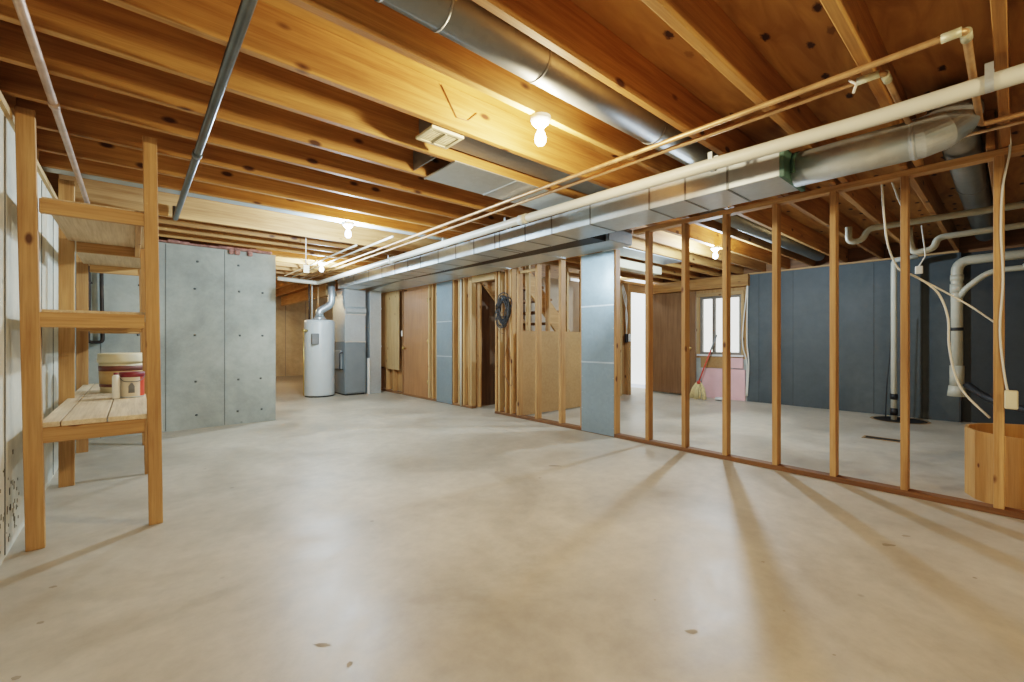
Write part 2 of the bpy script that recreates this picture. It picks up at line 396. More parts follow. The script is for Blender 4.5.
obj('steel_beam', bm, M_GREYI, None, 'grey steel beam running across the ceiling behind the cool bulb', 'beam')
# pink insulation tucked on top of the stub wall
bm = BM(); rr = random.Random(5)
x = XL
while x < 1.45:
    w_ = rr.uniform(.10, .2); h = rr.uniform(.05, .10); box(bm, x, min(x+w_, 1.5), 7.0-rr.uniform(0, .05), 7.2, 2.401-0, 2.401+h*.37, 0, .012); x += w_*.9
for x in (.98, 1.05, 1.2): box(bm, x, x+.06, 7.0, 7.055, 2.34, 2.42, 0, .012)
obj('insulation_batt', bm, M_PINKF, None, 'ragged pink insulation strip along the top of the grey concrete wall', 'insulation')

# ------------------------------------------------------------------ partition stud wall
def stud(y0, y1, z1, lab, x0=XP, x1=XP+.095, W=None, z0=.042, g='studs of the long partition'):
    return board('wall_stud', (x0, x1, y0, y1, z0, z1), 'z', W or W_STUD, lab, 'stud', g)
PT = 2.385
board('bottom_plate', (XP, XP+.095, -.9, 5.43, 0, .042), 'y', W_PLATE, 'dark stained bottom plate on the floor under the open studs', 'plate')
board('bottom_plate', (XP, XP+.095, 6.05, 9.78, 0, .042), 'y', W_PLATE, 'bottom plate on the floor below the plywood and door, left of the closet opening', 'plate')
board('top_plate', (XP, XP+.095, -.9, 2.88, PT, 2.432), 'y', W_STUD, 'long orange top plate above the open studs on the right', 'plate')
names = ['directly right of the grey panel', 'second to the right of the grey panel', 'third to the right of the grey panel', 'fourth to the right of the grey panel',
         'fifth to the right of the grey panel', 'sixth to the right of the grey panel, beside the hanging cables']
for (y, n) in zip((2.68, 2.25, 1.83, 1.39, .96, .52), names):
    stud(y, y+.043, PT, 'open stud, '+n)
stud(.045, .095, PT, 'rightmost tall open stud standing in front of the wooden tub')
DZ = 2.25
stud(3.12, 3.165, DZ, 'stud along the right edge of the wide blue grey panel')
stud(3.625, 3.665, DZ, 'stud along the left edge of the wide blue grey panel')
stud(4.0, 4.045, DZ, 'open stud in front of the particle board, nearer the grey panel')
stud(4.46, 4.505, DZ, 'open stud in front of the particle board, nearer the cable coil')
stud(4.86, 4.905, DZ, 'stud right of the cable coil at the particle board edge')
stud(5.02, 5.06, DZ, 'stud just behind the right side of the cable coil')
stud(5.14, 5.18, DZ, 'stud behind the middle of the cable coil')
stud(5.30, 5.34, DZ, 'pale stud behind the left side of the cable coil', W=W_PALE)
stud(5.38, 5.42, DZ, 'jamb stud on the right side of the closet opening')
stud(6.06, 6.10, DZ, 'pale jamb stud on the left side of the closet opening', W=W_PALE)
stud(6.115, 6.155, DZ, 'stud doubled against the closet jamb')
stud(6.27, 6.31, DZ, 'thin stud between the narrow grey panel and the closet jamb')
stud(6.42, 6.46, DZ, 'stud next but one right of the narrow grey panel', W=W_PALE)
stud(6.60, 6.64, DZ, 'stud touching the right edge of the narrow grey panel')
stud(7.19, 7.23, DZ, 'stud touching the left edge of the narrow grey panel', W=W_PALE)
stud(7.33, 7.37, DZ, 'stud between the narrow grey panel and the brown slab door')
stud(7.47, 7.51, DZ, 'jamb stud at the hinge side of the brown slab door', W=W_PALE)
stud(8.56, 8.60, DZ, 'jamb stud at the knob side of the brown slab door', W=W_DARK)
stud(9.02, 9.06, DZ, 'stud behind the pale plywood sheet beside the slab door', W=W_STUD)
stud(9.36, 9.40, DZ, 'stud at the left edge of the pale plywood sheet', W=W_STUD)
stud(9.72, 9.76, DZ, 'stud in the shadowed corner behind the return duct', W=W_DARK)
board('door_header', (XP, XP+.095, 5.43, 6.05, 2.14, DZ), 'y', W_PALE, 'pale wood header across the top of the closet opening', 'header')
board('wall_blocking', (XP+.02, XP+.06, 4.51, 4.85, 2.16, 2.2), 'y', W_PALE, 'short wood block between studs near the ceiling right of the coil', 'block')
# sheet metal panning of stud bays
bm = BM(); box(bm, XP-.006, XP-.001, 3.14, 3.64, .01, DZ-.005)
for z in (.88, 1.58): box(bm, XP-.0085, XP-.006, 3.14, 3.64, z, z+.018, 1)
for z in [k*.2+.1 for k in range(11)]:
    for y in (3.15, 3.63): box(bm, XP-.008, XP-.006, y-.004, y+.004, z, z+.008, 1)
obj('metal_panel', bm, [M_PANEL, M_GALV], None, 'wide blue grey sheet metal panel covering a stud bay', 'panel')
bm = BM(); box(bm, XP-.006, XP-.001, 6.65, 7.18, .01, DZ-.005)
for z in (.86, 1.5): box(bm, XP-.0085, XP-.006, 6.65, 7.18, z, z+.018, 1)
obj('metal_panel', bm, [M_PANEL, M_GALV], None, 'narrow blue grey sheet metal panel right of the brown slab door', 'panel')
# door in the partition
t = thing('slab_door', 'closed reddish brown slab door with brass knob in the long partition', 'door', (XP+.02, 8.03, .01))
bm = BM(); box(bm, XP+.01, XP+.045, 7.53, 8.54, .012, 2.2, bev=.003); dp = obj('door_panel', bm, W_DOOR, t)
bm = BM(); tube(bm, [(XP+.01, 8.46, 1.0), (XP-.03, 8.46, 1.0)], .012, 12)
bmesh.ops.create_uvsphere(bm, u_segments=14, v_segments=8, radius=.03, matrix=Matrix.Translation((XP-.045, 8.46, 1.0))); obj('door_knob', bm, M_BRASS, dp)
for z in (.3, 1.1, 1.9):
    bm = BM(); tube(bm, [(XP-.002, 7.525, z), (XP-.002, 7.525, z+.09)], .008, 8); obj('hinge', bm, M_BRASS, dp)
# plywood sheet & back boards
bm = BM(); box(bm, XP-.02, XP-.002, 8.72, 9.32, .52, DZ-.01, bev=.002)
obj('plywood_sheet', bm, W_PALE['z'], None, 'pale knotty plywood sheet fixed beside the brown slab door', 'sheet')
bm = BM(); box(bm, XP-.016, XP-.002, 9.33, 9.78, .55, DZ-.01); obj('plywood_sheet', bm, W_STUD['z'], None, 'shadowed brown plywood strip beside the return duct', 'sheet')
bm = BM(); box(bm, XP+.10, XP+.115, 8.62, 9.78, .05, DZ); obj('backing_board', bm, W_STUD['z'], None, 'brown backing board behind the studs below the pale plywood sheet', 'board')
bm = BM(); box(bm, XP-.01, XP-.001, 8.585, 8.625, 1.25, 1.37); obj('wall_switch', bm, M_WHITE, None, 'white light switch left of the brown slab door', 'switch')
bm = BM(); box(bm, XP+.20, XP+.215, 6.06, 7.5, .0, DZ); obj('backing_board', bm, W_STUD['z'], None, 'brown backing board behind the narrow grey panel and nearby studs', 'board')
bm = BM(); tube(bm, [(XP-.0, 6.37, .02), (XP-.0, 6.37, DZ-.01)], .02, 10); obj('wall_pipe', bm, M_PVC, None, 'slim white vertical pipe between studs left of the closet opening', 'pipe')

# ------------------------------------------------------------------ stairs behind the partition
bm = BM(); box(bm, 4.46, 5.95, 4.90, 4.915, .02, 1.31)
obj('particle_board', bm, M_PART, None, 'tan particle board half wall behind the open studs', 'board')
for i, x in enumerate((4.62, 5.06, 5.5, 5.9)):
    board('wall_stud', (x, x+.04, 4.93, 5.01, 1.0 if i else 1.0, 2.38), 'z', W_STUD if i % 2 else W_PALE, 'short upright above the particle board, %s from the cable coil' % ORD[i], 'stud', 'uprights above the particle board')
bm = BM(); box(bm, 4.56, 7.95, 6.22, 6.24, 0, 2.44); obj('drywall_sheet', bm, M_DRYT, None, 'tan drywall behind the stairs', 'drywall')
t = thing('staircase', 'wooden staircase descending behind the particle board half wall', 'stairs', (5.5, 5.55, 0))
for y in (5.04, 5.98):
    bm = BM(); prism(bm, [(4.5, 2.16), (4.5, 2.36), (4.66, 2.36), (6.85, .18), (6.85, 0), (6.66, 0)], 'y', y, y+.04)
    obj('stringer', bm, W_STUD['x'], t)
for k in range(11):
    bm = BM(); x = 4.68+k*.19; z = 2.24-k*.19
    box(bm, x, x+.24, 5.08, 5.98, z-.04, z, bev=.003); obj('tread', bm, W_DARK['y'], t)
board('top_rail', (4.46, 5.95, 4.92, 4.96, 2.39, 2.43), 'x', W_PALE, 'pale top rail over the uprights behind the open studs', 'plate')
# closet behind opening; sheets coloured dark to paint its shaded interior
bm = BM(); box(bm, 4.565, 5.7, 6.19, 6.215, 0, 2.43); obj('plywood_sheet', bm, M_CLOS, None, 'sheet coloured dark as shade at the back of the closet opening', 'sheet')
bm = BM(); box(bm, 4.90, 4.915, 5.60, 5.97, .0, 1.75); obj('plywood_sheet', bm, M_CLOS, None, 'panel coloured dark as shade inside the closet opening under the stairs', 'panel')
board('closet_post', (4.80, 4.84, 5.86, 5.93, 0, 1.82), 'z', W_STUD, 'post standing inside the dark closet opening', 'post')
bm = BM(); box(bm, 4.80, 4.82, 5.78, 5.855, 1.0, 1.18, bev=.004); obj('junction_box', bm, M_GREY, None, 'small grey box on the post in the closet opening', 'box')

# ------------------------------------------------------------------ side room back corner
bm = BM(); box(bm, 6.95, 8.05, 5.52, 5.54, 0, 2.44); struct('wall_side', bm, M_PART)
bm = BM(); box(bm, 8.05, XR+.02, 5.52, 5.54, 2.22, 2.44); struct('trim_7', bm, W_STUD['x'])
for i, x in enumerate((6.9, 7.35, 7.72, 7.98)):
    board('wall_stud', (x, x+.045, 5.42, 5.52, 0, 2.38), 'z', W_PALE if i == 2 else W_STUD, 'stud in the far corner of the side room, %s left of the white doorway' % ORD[3-i], 'stud', 'far corner studs')
board('top_plate', (6.0, XR, 5.42, 5.52, 2.38, 2.43), 'x', W_STUD, 'top plate over the far corner studs in the side room', 'plate')
bm = BM(); box(bm, 7.6, 9.3, 6.7, 6.72, 0, 2.6); struct('wall_hall', bm, M_DRY)
t = thing('slab_door', 'dark brown slab door standing open against the far wall left of the window', 'door', (XR-.09, 4.85, .02))
bm = BM(); box(bm, XR-.11, XR-.07, 4.31, 5.36, .03, 2.17, bev=.003); dp = obj('door_panel', bm, W_DOOR2, t)
bm = BM(); tube(bm, [(XR-.11, 4.40, 1.0), (XR-.15, 4.40, 1.0)], .012, 12)
bmesh.ops.create_uvsphere(bm, u_segments=14, v_segments=8, radius=.03, matrix=Matrix.Translation((XR-.165, 4.40, 1.0))); obj('door_knob', bm, M_BRASS, dp)
board('door_jamb', (8.0+.03, 8.07, 5.40, 5.52, 0, 2.22), 'z', W_STUD, 'wood jamb at the left side of the bright white doorway', 'jamb')
# switch box with cables
t = thing('switch_box', 'black switch box with white toggle plate on the far corner stud', 'switch', (7.96, 5.39, 1.15))
bm = BM(); box(bm, 7.86, 7.94, 5.38, 5.418, 1.12, 1.3, bev=.004); obj('box_body', bm, M_BLACK, t)
bm = BM(); box(bm, 7.95, 8.02, 5.37, 5.39, 1.14, 1.3, bev=.004); obj('cover_plate', bm, M_WHITE, t)
for k in range(3):
    bm = BM(); tube(bm, spline([(7.9+.01*k, 5.405, 1.3), (7.93-.03*k, 5.40, 1.7), (7.80+.05*k, 5.40, 2.05), (7.72+.02*k, 5.40, 2.36)], 6), .007, 8); obj('cable', bm, M_CABLE, t)
bm = BM(); box(bm, 7.56, 7.7, 5.42, 5.47, .74, .82, bev=.01); obj('outlet_box', bm, M_WHITE, None, 'small white outlet box low between the far corner studs', 'outlet')
# pink boards below the window
for d, lab in (((XR-.03, XR+.01, 3.38, 4.22, .0, .60), 'large pink foam board leaning below the window'), ((XR-.03, XR+.01, 3.42, 3.72, .62, .82), 'small pink foam piece right below the window sill')):
    bm = BM(); box(bm, *d, bev=.003); obj('foam_board', bm, M_PINK, None, lab, 'insulation')
bm = BM(); box(bm, XR-.01, XR+.018, 3.74, 4.25, .61, .83); obj('osb_strip', bm, M_PART, None, 'rough wood strip under the window beside the broom handle', 'board')
for k in range(2):
    bm = BM(); tube(bm, spline([(XR-.03, 3.36-.02*k, .1), (XR-.06, 3.33-.03*k, .7), (XR-.04, 3.42-.08*k, 1.2), (XR-.05, 3.32, 2.3)], 8), .012, 8)
    obj('hanging_cable', bm, M_CABLE, None, 'pale cable hanging at the edge of the dark wall, %s' % ('nearer the window' if k == 0 else 'nearer the dark wall'), 'cable')
# broom
t = thing('corn_broom', 'corn broom with a red handle leaning by the window', 'broom', (8.45, 4.05, 0))
bm = BM(); tube(bm, [(8.45, 4.11, .32), (8.70, 3.86, 1.27)], .014, 10, 0)
bh = obj('broom_handle', bm, M_RED, t)
bm = BM(); tube(bm, [(8.621, 3.939, .97), (8.70, 3.86, 1.27)], .0155, 10); obj('handle_grip', bm, M_GREY, bh)
bm = BM()
n = 14; top = (8.46, 4.10)
for i in range(90):
    a = rs.uniform(-1, 1); b2 = rs.uniform(-1, 1)
    e = Vector((8.42+a*.03+b2*.04, 4.12+a*.19, .005+rs.random()*.02)); s = Vector((8.455+b2*.02, 4.105+a*.045, .33))
    tube(bm, [s, s.lerp(e, .35)+Vector((0, a*.03, 0)), e], .008, 5)
obj('bristles', bm, M_STRAW, t, kind='stuff')
bm = BM(); tube(bm, [(8.451, 4.108, .30), (8.458, 4.10, .36)], .035, 10); obj('binding', bm, M_RED, t)
bm = BM(); tube(bm, spline([(8.5, 3.55, .03), (8.46, 3.65, .05), (8.5, 3.78, .035), (8.56, 3.7, .03)], 5), .03, 8); obj('crumpled_rag', bm, M_DRY, None, 'crumpled white rag on the floor below the window', 'rag')

# ------------------------------------------------------------------ ducts
DZB = 2.25; DX0, DX1 = 3.23, 3.65; DY0, DY1 = 1.02, 9.3
t = thing('supply_duct', 'long rectangular galvanised supply duct under the joists', 'duct', (3.4, 5, DZB))
bm = BM(); box(bm, DX0, DX1, DY0, DY1, DZB, 2.432, bev=.004); obj('duct_body', bm, M_GALV, t)
for y in (1.35, 1.67, 1.98, 2.6, 3.1, 3.5, 3.94, 4.03, 4.45, 4.86, 5.3, 5.8, 6.2, 6.65, 7.14, 7.7, 8.4):
    bm = BM()
    box(bm, DX0-.005, DX0-.0005, y, y+.014, DZB-.003, 2.43); box(bm, DX0-.005, DX1+.004, y, y+.014, DZB-.004, DZB-.0005)
    obj('drive_cleat', bm, M_GALVD, t)
bm = BM(); box(bm, DX0-.012, DX1+.012, DY0-.03, DY0-.001, DZB-.012, 2.434, bev=.003); obj('end_cap', bm, M_SEAL, t)
# return duct between supply duct and partition
t = thing('return_duct', 'wide galvanised return duct tight above the partition studs', 'duct', (4.0, 6, DZB))
bm = BM(); prism(bm, [(3.93, 2.9), (4.33, 2.9), (4.33, 9.75), (4.0, 9.75), (3.68, 7.4)], 'z', DZB+.002, 2.43); obj('duct_body', bm, M_GALV, t)
for y in (3.9, 5.0, 6.1, 7.2, 8.3):
    bm = BM(); x0 = 3.93-.25*(y-2.9)/4.5; box(bm, x0+.03 if y < 7.4 else 3.86, 4.32, y, y+.025, DZB-.004, DZB+.0015); obj('drive_cleat', bm, M_GALV, t)
bm = BM(); prism(bm, [(3.655, 2.95), (3.925, 2.95), (3.678, 7.35), (3.655, 7.35)], 'z', 2.2545, 2.42); obj('gap_shade', bm, M_BLACK, t)  # black fill painting the shade in the gap between the two ducts
# dark end hood of the return duct
bm = BM(); prism(bm, [(3.9, DZB+.005), (4.33, DZB+.005), (4.33, 2.43), (3.9, 2.43)], 'y', 2.885, 2.899); obj('end_cap', bm, M_GALVD, t)
# round branch duct leaving the end cap, with adjustable elbow
t = thing('round_duct', 'fat round galvanised duct with a segmented elbow leaving the green end cap', 'duct', (3.44, .6, 2.2))
bm = BM(); tube(bm, [(3.44, DY0-.03, 2.33), (3.44, .37, 2.33)], .112, 36); obj('pipe', bm, M_GALV, t)
bm = BM(); tube(bm, [(3.44, DY0-.031, 2.335), (3.44, DY0-.06, 2.335)], .114, 36); obj('collar', bm, M_SEAL, t)
bm = BM(); tube(bm, [(3.44, .39, 2.33), (3.44, .375, 2.33)], .1155, 36); obj('crimp', bm, M_GALV, t)
E0 = [(3.44, .40, 2.33), (3.44, .355, 2.33), (3.462, .285, 2.352), (3.525, .235, 2.41), (3.61, .225, 2.475), (3.70, .235, 2.53)]
bm = BM(); tube(bm, E0, [.1125, .1135, .1135, .1135, .113, .108], 36)
for f in bm.faces: f.smooth = False
obj('elbow', bm, M_GALV, t)
bm = BM(); tube(bm, [(3.62, .25, 2.555), (8.4, .25, 2.555)], .1, 32)
for x in (4.6, 5.6, 6.6, 7.6): tube(bm, [(x, .25, 2.555), (x+.04, .25, 2.555)], .104, 32)
obj('round_duct', bm, M_GALVD, None, 'dark round duct in the joist bay above the side room on the right', 'duct')
bm = BM(); tube(bm, [(-.3, 1.55, 2.545), (3.5, 1.55, 2.545)], .098, 32)
for x in (.7, .95, 1.5, 2.55): tube(bm, [(x, 1.55, 2.545), (x+.012, 1.55, 2.545)], .101, 32)
obj('round_duct', bm, M_GALVD, None, 'long round duct in the joist bay right of the warm bulb', 'duct')
bm = BM(); tube(bm, [(4.45, 2.09, 2.54), (8.4, 2.09, 2.54)], .09, 28)
obj('round_duct', bm, M_GALVD, None, 'round duct in a joist bay seen over the open studs', 'duct')
# boot with register, branch and panned bays
t = thing('ceiling_register', 'small pale vent register fixed between two joists', 'vent', (1.42, 2.42, 2.40))
bm = BM(); box(bm, 1.35, 1.54, 2.27, 2.45, 2.44, 2.56); obj('boot', bm, M_GALVD, t)
bm = BM()
for d in ((1.33, 1.56, 2.255, 2.28), (1.33, 1.56, 2.435, 2.46), (1.33, 1.355, 2.28, 2.435), (1.535, 1.56, 2.28, 2.435)): box(bm, d[0], d[1], d[2], d[3], 2.42, 2.438, bev=.003)
obj('register_frame', bm, M_CREAM, t)
bm = BM()
for k in range(8): box(bm, 1.356, 1.534, 2.284+k*.019, 2.293+k*.019, 2.424, 2.436)
box(bm, 1.44, 1.45, 2.281, 2.434, 2.418, 2.424); obj('louvre', bm, M_CREAM, t)
bm = BM(); box(bm, 1.62, 3.2, 2.28, 2.57, 2.50, 2.62); obj('branch_duct', bm, M_GALVD, None, 'flat branch duct in the bay right of the vent register', 'duct')
bm = BM(); box(bm, 1.72, 3.18, 2.60, 3.04, 2.431, 2.438)
for x in (1.72, 2.3): box(bm, x, x+.01, 2.60, 3.04, 2.426, 2.431)
obj('joist_pan', bm, M_GALV, None, 'grey sheet metal pan closing the joist bay beyond the vent register', 'duct')
bm = BM(); box(bm, 1.60, 1.61, 2.66, 2.99, 2.45, 2.66); obj('end_block', bm, M_GALVD, None, 'upright metal stop closing the end of the panned joist bay', 'duct')
bm = BM(); box(bm, 4.9, 6.7, 3.50, 3.86, 2.431, 2.438); obj('joist_pan', bm, M_GALV, None, 'bright sheet metal pan under the joists of the side room, beside the bulb', 'duct')
bm = BM(); box(bm, 5.3, 6.9, 4.0, 4.2, 2.30, 2.43, bev=.01); obj('wrapped_duct', bm, M_CREAM, None, 'pale wrapped box duct under the side room joists', 'duct')

# ------------------------------------------------------------------ plumbing
t = thing('drain_pipe', 'long white PVC drain pipe hung under the joists', 'pipe', (2.9, 4, 2.3))
bm = BM(); tube(bm, fillet([(2.95, -2.5, 2.35), (2.93, .5, 2.323), (2.90, 1.4, 2.332), (2.88, 3.2, 2.348), (2.87, 9.42, 2.345), (2.12, 9.42, 2.37)], .09, 6), .04, 20); obj('pipe', bm, M_PVC, t)
for y in (-.4, 1.36, 3.5, 5.1, 6.7, 8.3):
    pass
for y in (3.1, 6.0):
    bm = BM(); tube(bm, [(2.878, y, 2.347), (2.878, y+.1, 2.347)], .046, 20); obj('coupling', bm, M_PVC, t)
for y, jy in ((.075, .092), (1.32, 1.30), (3.42, 3.40), (4.6, 4.69), (6.1, 6.08)):
    h = thing('pipe_strap', 'perforated metal strap holding the white drain pipe, %s from the right foreground' % ORD[[.075, 1.32, 3.42, 4.6, 6.1].index(y)], 'strap', (2.9, y, 2.3), 'pipe straps')
    bm = BM(); c = Vector((2.925-.005*y, y, {.075: 2.326, 1.32: 2.331}.get(y, 2.347)))
    pts = [c+Vector((math.cos(a)*.043, 0, math.sin(a)*.043)) for a in [math.pi*(1+k/10) for k in range(11)]]
    pts = [c+Vector((-.043, 0, .075))]+pts+[c+Vector((.043, 0, .075))]
    for a, b in zip(pts, pts[1:]):
        d = (b-a); 
        vs = [bm.verts.new(p) for p in (a-Vector((0, .014, 0)), a+Vector((0, .014, 0)), b+Vector((0, .014, 0)), b-Vector((0, .014, 0)))]
        bm.faces.new(vs)
    obj('strap_band', bm, M_GALV, h)
bm = BM(); tube(bm, fillet([(2.52, 9.35, 2.405), (2.52, .13, 2.405), (3.69, .13, 2.405), (3.69, -.6, 2.405)], .03), .0145, 14)
t = thing('copper_pipe', 'upper thin copper water pipe crossing under the joists and turning at the right', 'pipe', (2.52, 3, 2.4)); obj('pipe', bm, M_COPPER, t)
bm = BM(); tube(bm, [(2.52, .20, 2.405), (2.52, .14, 2.405)], .019, 12); tube(bm, [(2.535, .13, 2.405), (2.6, .13, 2.405)], .019, 12); obj('elbow_fitting', bm, M_SOLDER, t)
t = thing('copper_pipe', 'lower thin copper water pipe running beside the white drain pipe', 'pipe', (2.62, 3, 2.4))
bm = BM(); tube(bm, fillet([(2.64, 9.35, 2.395), (2.64, .40, 2.41), (3.6, .40, 2.41)], .03), .0135, 14); obj('pipe', bm, M_COPPER, t)
bm = BM(); tube(bm, [(2.64, .50, 2.41), (2.64, .415, 2.41)], .018, 12); tube(bm, [(2.66, .40, 2.41), (2.74, .40, 2.41)], .018, 12); obj('elbow_fitting', bm, M_SOLDER, t)
bm = BM(); tube(bm, [(3.8, .25, 2.40), (3.8, -.9, 2.40)], .011, 10); obj('copper_pipe', bm, M_COPPER, None, 'short dark copper pipe passing below the elbow duct at the right edge', 'pipe')
bm = BM(); tube(bm, [(2.585, .52, 2.405), (2.575, .49, 2.37), (2.57, .5, 2.33)], .006, 6); obj('pipe_tie', bm, M_WHITE, None, 'white tie dangling from the copper pipes near the joist', 'tie')
bm = BM(); tube(bm, [(2.35, 4.9, 2.41), (2.35, 9.3, 2.41)], .012, 8); obj('copper_pipe', bm, M_PVC, None, 'thin pale pipe beside the copper lines toward the water heater', 'pipe')
bm = BM(); tube(bm, [(2.22, 5.7, 2.42), (2.22, 9.3, 2.42)], .012, 8); obj('copper_pipe', bm, M_PVC, None, 'outermost thin pale pipe heading to the far cool bulb', 'pipe')
bm = BM(); tube(bm, fillet([(.32, -2.6, 2.408), (.32, 5.66, 2.408), (.32, 5.66, 2.44+.1)], .05), .023, 18)
t = thing('steel_pipe', 'dark steel pipe running lengthwise under the joists', 'pipe', (.32, 2, 2.38)); obj('pipe', bm, M_STEEL, t)
bm = BM(); tube(bm, [(.32, 3.55, 2.408), (.32, 3.62, 2.408)], .029, 16); obj('coupling', bm, M_STEEL, t)
t = thing('copper_pipe', 'pinkish copper pipe along the left side above the wooden shelf', 'pipe', (-.32, 2, 2.39))
bm = BM(); tube(bm, [(-.32, -2.6, 2.41), (-.32, 6.92, 2.41)], .018, 16); obj('pipe', bm, M_COPPER2, t)
bm = BM(); tube(bm, [(-.32, 3.3, 2.41), (-.32, 3.36, 2.41)], .023, 16); obj('coupling', bm, M_COPPER2, t)
# black pipe loop on the concrete wall behind the shelf
bm = BM(); tube(bm, fillet([(-.40, 6.99, 2.3), (-.39, 6.99, 1.7), (-.40, 6.99, 1.14), (-.275, 6.99, 1.14), (-.285, 6.99, 1.7), (-.29, 6.99, 2.3)], .04), .018, 12)
tube(bm, [(-.47, 6.99, 1.78), (-.37, 6.99, 1.84)], .022, 10); tube(bm, [(-.29, 6.99, 1.15), (-.29, 7.055, 1.15)], .012, 8)
obj('pipe_loop', bm, M_IRON, None, 'black U shaped pipe loop on the concrete wall behind the shelf', 'pipe')
# side-room plumbing
bm = BM(); tube(bm, fillet([(8.40, 1.16, .004), (8.40, 1.16, 2.33), (8.40, .9, 2.36)], .05), .035, 16)
t = thing('sump_pipe', 'slim white vertical pipe rising from the sump pit', 'pipe', (8.4, 1.16, 0)); obj('pipe', bm, M_PVC, t)
bm = BM(); tube(bm, [(8.40, 1.16, .07), (8.40, 1.16, .17)], .047, 16); tube(bm, [(8.40, 1.16, .30), (8.40, 1.16, .38)], .047, 16); obj('rubber_coupling', bm, M_BLACK, t)
bm = BM(); tube(bm, spline([(8.44, 1.26, .02), (8.42, 1.24, .5), (8.45, 1.21, 1.0), (8.44, 1.2, 1.6)], 6), .006, 6); obj('pump_cord', bm, M_BLACK, t)
t = thing('waste_pipe', 'thick ivory waste pipe with cleanout turning down before the dark wall', 'pipe', (7.7, .47, .45))
bm = BM(); tube(bm, fillet([(7.7, -1.6, 2.18), (7.7, .47, 2.14), (7.7, .47, .55)], .13, 8), .055, 22); obj('pipe', bm, M_PVCG, t)
bm = BM(); tube(bm, [(7.7, .47, .47), (7.7, .47, .60)], [.09, .075], 20); tube(bm, [(7.7, .47, .60), (7.7, .47, .85)], .066, 20); obj('cleanout', bm, M_PVCG, t)
bm = BM(); tube(bm, [(7.7, .47, 1.75), (7.7, .47, 1.86)], .064, 20); tube(bm, [(7.7, .47, 1.90), (7.7, .47, 1.97)], .062, 20); obj('coupling', bm, M_PVCG, t)
bm = BM(); tube(bm, [(7.7, .47, 1.28), (7.7, .47, 1.32)], .059, 20); obj('band_clamp', bm, M_BLACK, t)
bm = BM(); tube(bm, fillet([(7.62, -1.4, 2.02), (7.62, .2, 1.98), (7.64, .40, 1.78), (7.68, .44, 1.70)], .12), .032, 14)
bmesh.ops.create_uvsphere(bm, u_segments=12, v_segments=8, radius=.05, matrix=Matrix.Translation((7.62, -.1, 2.0)))
obj('waste_pipe', bm, M_PVCG, None, 'thinner ivory branch pipe curving into the thick waste pipe', 'pipe')
bm = BM(); tube(bm, fillet([(6.05, -1.5, 2.39), (6.05, 1.05, 2.38), (6.05, 1.10, 2.26), (6.05, 1.22, 2.26), (6.05, 1.22, 2.43)], .06), .032, 14)
obj('drain_trap', bm, M_PVCG, None, 'ivory drain pipe with a trap bend, the left and higher one over the studs', 'pipe')
bm = BM(); tube(bm, fillet([(6.6, -1.5, 2.33), (6.6, .55, 2.28), (6.6, .58, 2.16), (6.6, .75, 2.14), (6.6, .78, 2.3), (6.6, .78, 2.43)], .06), .032, 14)
obj('drain_trap', bm, M_PVCG, None, 'ivory drain pipe with a trap bend, the right and lower one over the studs', 'pipe')
# black hose from the cleanout
bm = BM(); tube(bm, spline([(7.66, .38, .62), (7.4, .2, .5), (7.1, -.1, .42), (6.6, -.5, .4)], 6), .04, 12); obj('black_hose', bm, M_BLACK, None, 'black hose behind the rightmost stud leading from the waste pipe', 'hose')
# floor openings
t = thing('sump_pit', 'round dark sump pit in the floor at the dark wall', 'pit', (8.42, 1.1, 0))
bm = BM(); lathe(bm, (8.42, 1.1, 0), [(.30, .0005), (.30, .003)], 36, 0); obj('pit_opening', bm, M_DARKW, t)
bm = BM(); s = 40
A = [bm.verts.new((8.42+.30*math.cos(2*math.pi*k/s), 1.1+.30*math.sin(2*math.pi*k/s), .006)) for k in range(s)]
B = [bm.verts.new((8.42+.335*math.cos(2*math.pi*k/s), 1.1+.335*math.sin(2*math.pi*k/s), .004)) for k in range(s)]
for k in range(s): bm.faces.new((A[k], B[k], B[(k+1) % s], A[(k+1) % s]))
obj('pit_rim', bm, M_RUST, t)
t = thing('floor_drain', 'rusty rectangular floor drain slot in front of the sump pit', 'drain', (6.66, 1.0, 0))
bm = BM(); box(bm, 6.58, 6.72, .86, 1.18, .0005, .003); obj('drain_opening', bm, M_DARKW, t)
bm = BM()
for d in ((6.56, 6.58, .84, 1.2), (6.72, 6.74, .84, 1.2), (6.58, 6.72, .84, .86), (6.58, 6.72, 1.18, 1.2)): box(bm, d[0], d[1], d[2], d[3], .0005, .006)
obj('drain_frame', bm, M_RUST, t)

# wooden tub behind the right studs
t = thing('wooden_tub', 'round plywood sump enclosure tub with dark open top behind the rightmost stud', 'tub', (4.87, -.14, 0))
bm = BM(); S = 16; prof = []
cx, cy, ro, ri, hh = 4.88, -.15, .41, .392, .50
def ring(r, z): return [bm.verts.new((cx+r*math.cos(2*math.pi*(k+.5)/S), cy+r*math.sin(2*math.pi*(k+.5)/S), z)) for k in range(S)]
r0, r1, r2, r3 = ring(ro, 0), ring(ro, hh), ring(ri, hh), ring(ri, .03)
for a, b in ((r0, r1), (r1, r2), (r2, r3)):
    for k in range(S): bm.faces.new((a[k], a[(k+1) % S], b[(k+1) % S], b[k]))
bm.faces.new(r3); ts = obj('tub_side', bm, W_TUB, t)
bm = BM(); lathe(bm, (cx, cy, .032), [(ri-.01, 0), (ri-.01, .15)], 20); obj('inner_shade', bm, M_DARKW, t)  # dark plug painting the shade inside the open tub

